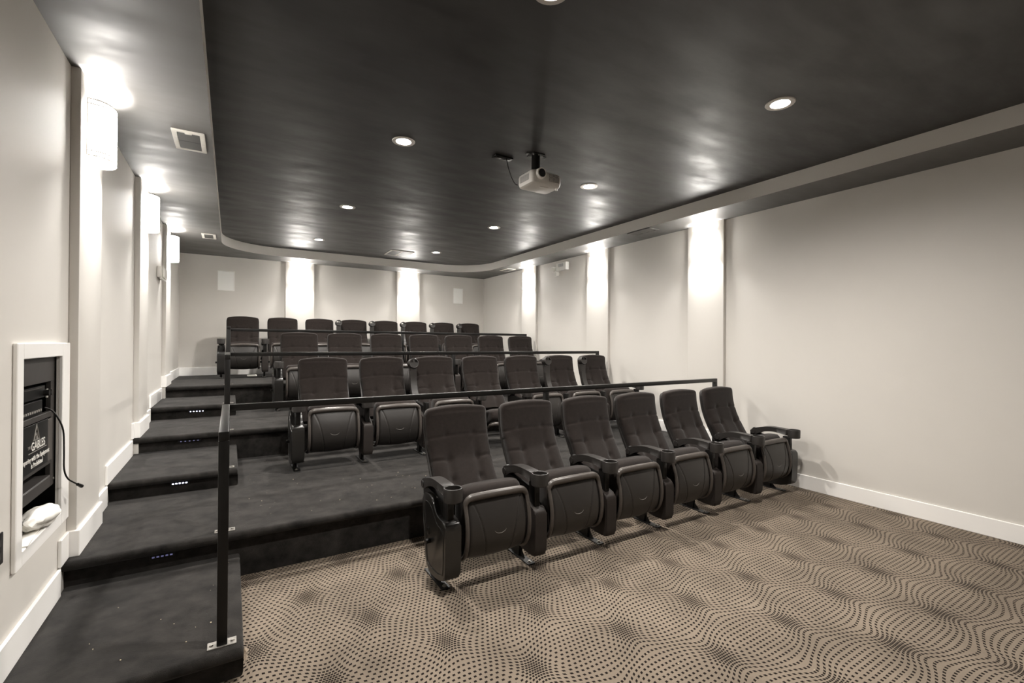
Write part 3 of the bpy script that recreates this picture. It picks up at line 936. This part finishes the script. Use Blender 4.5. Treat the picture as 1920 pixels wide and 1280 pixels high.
b = new(); box(b, -0.02, 0.02, -0.168, -0.150, -0.018, -0.011, 0.002); obj('lever', b, M_VENTW, t)
vent('air vent in the left soffit near the back wall', -0.345, -0.185, 7.31, 7.62, ZS, 2, M_VENTW, M_VENTG)
vent('dark painted air vent in the right soffit between two sconces', 4.345, 4.52, 3.95, 4.32, ZS, 3, M_VENTP, M_VENTP)
vent('air vent in the right soffit near the back corner', 4.47, 4.66, 7.55, 7.85, ZS, 2, M_VENTW, M_VENTG)
t = vent('twin-opening air vent in the tray ceiling near the back', 2.29, 2.69, 7.69, 8.15, ZT, 6, M_VENTW, M_VENTG)
b = new(); box(b, -0.018, 0.018, -0.2, 0.2, -0.013, -0.001, 0.002); obj('middle_bar', b, M_VENTW, t)

# ------------------------------------------------------------------ speakers and emergency lights
for (x0, x1, z0, z1, lab) in ((-0.20, 0.045, 2.25, 2.585, 'white square in-wall speaker at left end of the back wall'), (4.07, 4.295, 2.245, 2.58, 'white square in-wall speaker at right end of the back wall')):
    t = thing('wall_speaker', lab, 'speaker', ((x0 + x1) / 2, YB, (z0 + z1) / 2), group='in-wall speakers')
    w, h = (x1 - x0) / 2, (z1 - z0) / 2
    b = new()
    for (a0, a1, c0, c1) in ((-w, w, -h, -h + 0.012), (-w, w, h - 0.012, h), (-w, -w + 0.012, -h, h), (w - 0.012, w, -h, h)):
        box(b, a0, a1, -0.008, -0.0005, c0, c1, 0.002, 1)
    obj('frame', b, M_WHITEP, t)
    b = new(); box(b, -w + 0.012, w - 0.012, -0.006, -0.0005, -h + 0.012, h - 0.012); obj('grille', b, M_GRILLE, t)

def emergency_light(label, loc, rot):
    t = thing('emergency_light', label, 'emergency light', loc, (0, 0, rot), 'twin-head emergency lights')
    b = new(); box(b, -0.135, 0.135, 0.001, 0.07, -0.065, 0.065, 0.008); obj('housing', b, M_WHITEP, t)
    b = new()
    for k in range(5): box(b, -0.06 + k * 0.026, -0.045 + k * 0.026, 0.069, 0.0715, -0.005, 0.045)
    o = obj('grille_slots', b, mat('pale grey slot', (0.45, 0.45, 0.46), 0.5)); o.parent = t; o['kind'] = 'stuff'
    for (hx, hz, ax, az) in ((0.20, -0.02, 0.13, -0.03), (0.125, -0.105, 0.10, -0.06)):     # both heads at the far end of the box
        b = new(); cyl(b, (hx, 0.025, hz), (hx + 0.01, 0.085, hz - 0.008), 0.034, 0.046, 20); hd = obj('lamp_head', b, M_WHITEP, t)
        b = new(); cyl(b, (hx + 0.0098, 0.084, hz - 0.008), (hx + 0.0105, 0.089, hz - 0.0085), 0.039, 0.039, 20); obj('lens', b, M_CLEAR, hd)
        b = new(); cyl(b, (ax, 0.03, az), (hx, 0.04, hz), 0.009, seg=10); obj('arm', b, M_WHITEP, t)
emergency_light('white twin-head emergency light high on the right wall', (XR, 6.235, 2.70), math.pi / 2)
t = thing('emergency_light', 'small white emergency light on the left wall below the farthest sconce', 'emergency light', (XL, 6.68, 2.17), (0, 0, -math.pi / 2))
b = new(); box(b, -0.16, 0.16, 0.001, 0.05, -0.05, 0.075, 0.008); obj('housing', b, M_CLEAR, t)
b = new(); box(b, -0.15, 0.15, 0.050, 0.066, -0.045, 0.07, 0.006); obj('lens', b, M_CLEAR, t)
b = new(); tube(b, [(-0.16 + 0.32 * k / 12, 0.04 + 0.02 * math.sin(math.pi * k / 12), -0.062 - 0.012 * math.sin(math.pi * k / 12)) for k in range(13)], 0.012, 8); obj('lower_lip', b, M_WHITEP, t)

# ------------------------------------------------------------------ equipment niche in the left wall
XN = XL + 0.016
t = thing('niche_frame', 'white box frame round the equipment opening in the left wall', 'frame', (XL, (NY0 + NY1) / 2, NZ0))
def nf(nm, y0, y1, z0, z1):
    b = new(); box(b, 0.0005, XN - XL, y0, y1, z0, z1, 0.003, 1)
    bmesh.ops.translate(b, vec=(0, -(NY0 + NY1) / 2, -NZ0), verts=b.verts)
    obj(nm, b, M_TRIM, t)
nf('frame_board', 2.524, NY0, 0.497, 1.388); nf('frame_board', NY1, 3.206, 0.497, 1.388)
nf('frame_board', NY0, NY1, NZ1, 1.388); nf('frame_board', NY0, NY1, 0.497, NZ0)
b = new()       # recess lining
D2 = 0.30
for (x0, x1, y0, y1, z0, z1) in ((XL - D2 - 0.02, XL - D2, 2.42, 3.25, 0.50, 1.42), (XL - D2, XL - 0.008, 2.42, 2.44, 0.50, 1.42), (XL - D2, XL - 0.008, 3.23, 3.25, 0.50, 1.42),
                                 (XL - D2, XL - 0.008, 2.42, 3.25, 1.40, 1.42), (XL - D2, XL - 0.008, 2.42, 3.25, 0.53, 0.557)):
    box(b, x0, x1, y0, y1, z0, z1)
struct('wall_niche', b, mat('dark niche lining', (0.03, 0.028, 0.026), 0.7), 'dark recess behind the white frame', smooth=False)

XK = -0.735
t = thing('equipment_rack', 'dark grey metal equipment rack inside the white-framed wall niche', 'rack', (XK, 2.85, 0.70))
def rk(nm, x0, x1, y0, y1, z0, z1, m, parent=None, bev=0.002):
    b = new(); box(b, x0 - XK, x1 - XK, y0 - 2.85, y1 - 2.85, z0 - 0.70, z1 - 0.70, bev, 1)
    return obj(nm, b, m, parent or t)
rk('top_panel', XK - 0.02, XK, 2.47, 3.12, 1.205, 1.38, M_RACK)
rk('side_rail', XK - 0.02, XK, 3.045, 3.12, 0.70, 1.205, M_RACK)
rk('side_rail', XK - 0.02, XK, 2.47, 2.56, 0.70, 1.205, M_RACK)
rk('bottom_panel', XK - 0.02, XK, 2.56, 3.045, 0.70, 0.752, M_RACK)
rk('divider', XK - 0.02, XK, 2.56, 3.045, 1.035, 1.062, M_RACK)
rk('divider', XK - 0.02, XK, 2.56, 3.045, 0.812, 0.832, M_RACK)
rk('rack_body', XK - 0.26, XK - 0.24, 2.47, 3.12, 0.70, 1.38, M_VENTD)
d1 = rk('media_player', XK - 0.10, XK - 0.008, 2.56, 2.99, 1.135, 1.19, M_RACKB)
rk('faceplate_line', XK - 0.009, XK - 0.005, 2.57, 2.95, 1.180, 1.184, M_RACK, d1, 0)
rk('label', XK - 0.009, XK - 0.004, 3.005, 3.02, 1.13, 1.17, M_PAPER, None, 0)
d2 = rk('amplifier', XK - 0.10, XK - 0.004, 2.56, 2.94, 1.066, 1.128, M_RACKB)
for k in range(9):
    rk('indicator', XK - 0.005, XK - 0.001, 2.70 + k * 0.026, 2.713 + k * 0.026, 1.078, 1.088, M_TEXTG, d2, 0)
for k in range(2):
    b = new(); cyl(b, (-0.008, 0.125 + 0.035 * k, 0.455), (0.012, 0.125 + 0.035 * k, 0.455), 0.014, seg=16); obj('knob', b, M_GLOSS, t)
b = new(); cyl(b, (0, 0.235, 0.03), (0.004, 0.235, 0.03), 0.006, seg=10); obj('screw', b, M_STEEL, t)

b = new(); box(b, -0.06, 0.06, -0.02, 0.02, -0.014, 0.014, 0.011, 3)
mo = thing('remote_control', 'glossy dark handset lying in the lower rack slot', 'remote', (XK - 0.09, 2.83, 0.775), (0, 0, 1.3))
obj('body', b, M_GLOSS, mo)
for k in range(3):
    b = new(); cyl(b, (-0.03 + 0.022 * k, 0, 0.013), (-0.03 + 0.022 * k, 0, 0.017), 0.006, seg=10); obj('button', b, M_RACK, mo)
tag(rk('slot_shelf', XK - 0.24, XK, 2.56, 3.045, 0.752, 0.757, M_RACK))

# notice plate with the triangle emblem
sg = thing('notice_plate', 'black notice plate with white triangle emblem and lettering on the rack', 'sign', (XK + 0.003, 2.80, 0.93))
b = new(); box(b, -0.002, 0.002, -0.21, 0.185, -0.098, 0.104, 0.001, 1); obj('plate', b, M_RACKB, sg)
b = new(); box(b, -0.002, 0.0022, 0.185, 0.245, -0.098, 0.10, 0.001, 1); obj('side_strip', b, mat('grey brown strip', (0.085, 0.076, 0.068), 0.5), sg)
b = new()
def tri(r): return [Vector((0.0035, 0.03 + r * math.sin(a) * 0.92, 0.055 + r * math.cos(a) * 1.0)) for a in (0, 2 * math.pi / 3, 4 * math.pi / 3)]
for r, th in ((0.046, 0.0016), (0.036, 0.0011)):
    q = tri(r); tube(b, q + [q[0]], th, 6, False)
for k, rr in enumerate((0.013, 0.007)):
    tube(b, [(0.0035, 0.03 + rr * math.cos(2 * math.pi * i / 20), 0.05 + rr * math.sin(2 * math.pi * i / 20)) for i in range(21)], 0.001, 6, False)
obj('triangle_emblem', b, M_TEXTG, sg)
def text(body, size, y, z, m, parent, bold=0.0):
    c = bpy.data.curves.new('text', 'FONT'); c.body = body; c.size = size; c.align_x = 'CENTER'; c.extrude = 0.0004; c.offset = bold
    tmp = bpy.data.objects.new('tmp', c)
    me = bpy.data.meshes.new_from_object(tmp)
    bpy.data.objects.remove(tmp)
    me.materials.clear(); me.materials.append(m)
    o = bpy.data.objects.new('lettering', me); COL.objects.link(o)
    o.parent = parent; o.location = (0.0032, y, z); o.rotation_euler = (math.pi / 2, 0, math.pi / 2)
    return o
text('GABLES', 0.050, 0.055, -0.008, M_TEXTW, sg, 0.0008)
text('THE', 0.018, -0.055, 0.004, M_TEXTG, sg)
b = new(); box(b, 0.0022, 0.0034, -0.06, 0.16, -0.017, -0.015); obj('rule', b, M_TEXTG, sg)
text('Tampering with the Equipment', 0.0285, 0.02, -0.052, M_TEXTW, sg, 0.0006)
text('is Prohibited', 0.0285, 0.04, -0.082, M_TEXTW, sg, 0.0006)

# cable hanging out of the rack, plug on its end
t = thing('loose_cable', 'black cable with a plug hanging out of the wall niche', 'cable', (XN, 3.0, 0.9))
cp = [(-0.745, 2.99, 1.085), (-0.728, 3.02, 1.068), (-0.705, 3.02, 1.03), (-0.690, 3.04, 0.965), (-0.684, 3.03, 0.87), (-0.683, 3.03, 0.78), (-0.676, 3.055, 0.728), (-0.664, 3.10, 0.695), (-0.655, 3.135, 0.675)]
b = new(); tube(b, [tuple(interp([(p[0] - XN, p[1] - 3.0, p[2] - 0.9) for p in cp], k / 40)) for k in range(41)], 0.0035, 8); obj('cord', b, M_BLACKM, t)
b = new(); cyl(b, (-0.656 - XN, 0.133, -0.2245), (-0.648 - XN, 0.172, -0.246), 0.007, 0.009, 12); obj('plug', b, M_GLOSS, t)

# papers and a crumpled white bag on the niche floor
b = new(); box(b, -0.10, 0.02, -0.15, 0.15, 0, 0.006, 0.001)
tag(obj('papers', b, M_PAPER, None, (-0.735, 2.78, 0.5575), (0, 0, 0.1)), 'stack of white papers on the niche floor', 'papers')
b = new()
bmesh.ops.create_icosphere(b, subdivisions=4, radius=1)
rnd = random.Random(3)
wv = [(Vector((rnd.uniform(-1, 1), rnd.uniform(-1, 1), rnd.uniform(-1, 1))).normalized(), rnd.uniform(3, 8), rnd.uniform(0, 6)) for _ in range(9)]
for v in b.verts:
    n_ = v.co.normalized(); s_ = sum(abs(math.sin(f * n_.dot(d) + ph)) for d, f, ph in wv) / 9
    k_ = 0.75 + 0.45 * s_
    v.co = Vector((n_.x * 0.055 * k_, n_.y * 0.13 * k_, max(-0.034, n_.z * 0.042 * k_)))
tag(obj('crumpled_bag', b, M_PAPER, None, (-0.735, 2.90, 0.6005), (0, 0, -0.1), angle=25), 'crumpled white plastic bag lying in the wall niche', 'bag')
b = new(); box(b, -0.10, 0.0, -0.20, 0.20, 0, 0.03, 0.003)
t = thing('wall_outlet', 'black wall outlet plate left of the white niche frame', 'outlet', (XL, 2.40, 0.635))
b.free()
b = new(); box(b, 0.0005, 0.007, -0.04, 0.04, -0.058, 0.058, 0.003); obj('plate', b, M_BLACKM, t)
for s in (-1, 1):
    b = new(); box(b, 0.006, 0.0085, -0.017, 0.017, s * 0.024 - 0.014, s * 0.024 + 0.014, 0.002); obj('socket', b, M_GLOSS, t)

# ------------------------------------------------------------------ litter
def crumbs(label, n, area, z, seed):
    rr = random.Random(seed); b = new()
    for _ in range(n):
        x, y = rr.uniform(*area[0]), rr.uniform(*area[1]); r = rr.choice((0.0012, 0.0015, 0.002, 0.003))
        q = bmesh.ops.create_icosphere(b, subdivisions=1, radius=r)
        bmesh.ops.scale(b, vec=(rr.uniform(0.6, 1.4), rr.uniform(0.6, 1.4), 0.7), verts=q['verts'])
        bmesh.ops.translate(b, vec=(x, y, z + r * 0.7), verts=q['verts'])
    o = obj('popcorn_crumbs', b, M_CRUMB)
    tag(o, label, 'crumbs', kind='stuff')
crumbs('tiny popcorn crumbs scattered on the lowest platform', 46, ((0.1, 1.9), (3.3, 4.35)), 2 * Z, 11)
crumbs('tiny popcorn crumbs on the patterned carpet', 22, ((0.3, 4.0), (1.0, 2.3)), 0, 12)
crumbs('pale specks on the lowest aisle step', 12, ((-0.6, 0.0), (2.25, 3.1)), Z, 13)
b = new(); rr = random.Random(5)
for k in range(60):
    p = Vector((XSTAIR + 0.0, 2.213, Z - 0.02 + rr.uniform(-0.03, 0.012)))
    d = Vector((rr.uniform(0.1, 1), rr.uniform(-0.8, 0.5), rr.uniform(-0.8, 0.6))).normalized()
    q = [p, p + d * 0.008 + Vector((0, 0, -0.001)), p + d * rr.uniform(0.012, 0.02) + Vector((0, 0, -0.005))]
    tube(b, q, 0.0007, 4)
tag(obj('frayed_fibres', b, M_FLUFF), 'tuft of pale frayed fibres at the corner of the lowest step', 'fibres', kind='stuff')
b = new(); box(b, -0.07, 0.07, -0.045, 0.045, 0, 0.003, 0.001)
tag(obj('paper_scrap', b, M_PAPER, None, (0.30, 8.62, 6 * Z), (0.5, 0, 0.2)), 'white paper scrap under the aisle seat of the back row', 'paper')
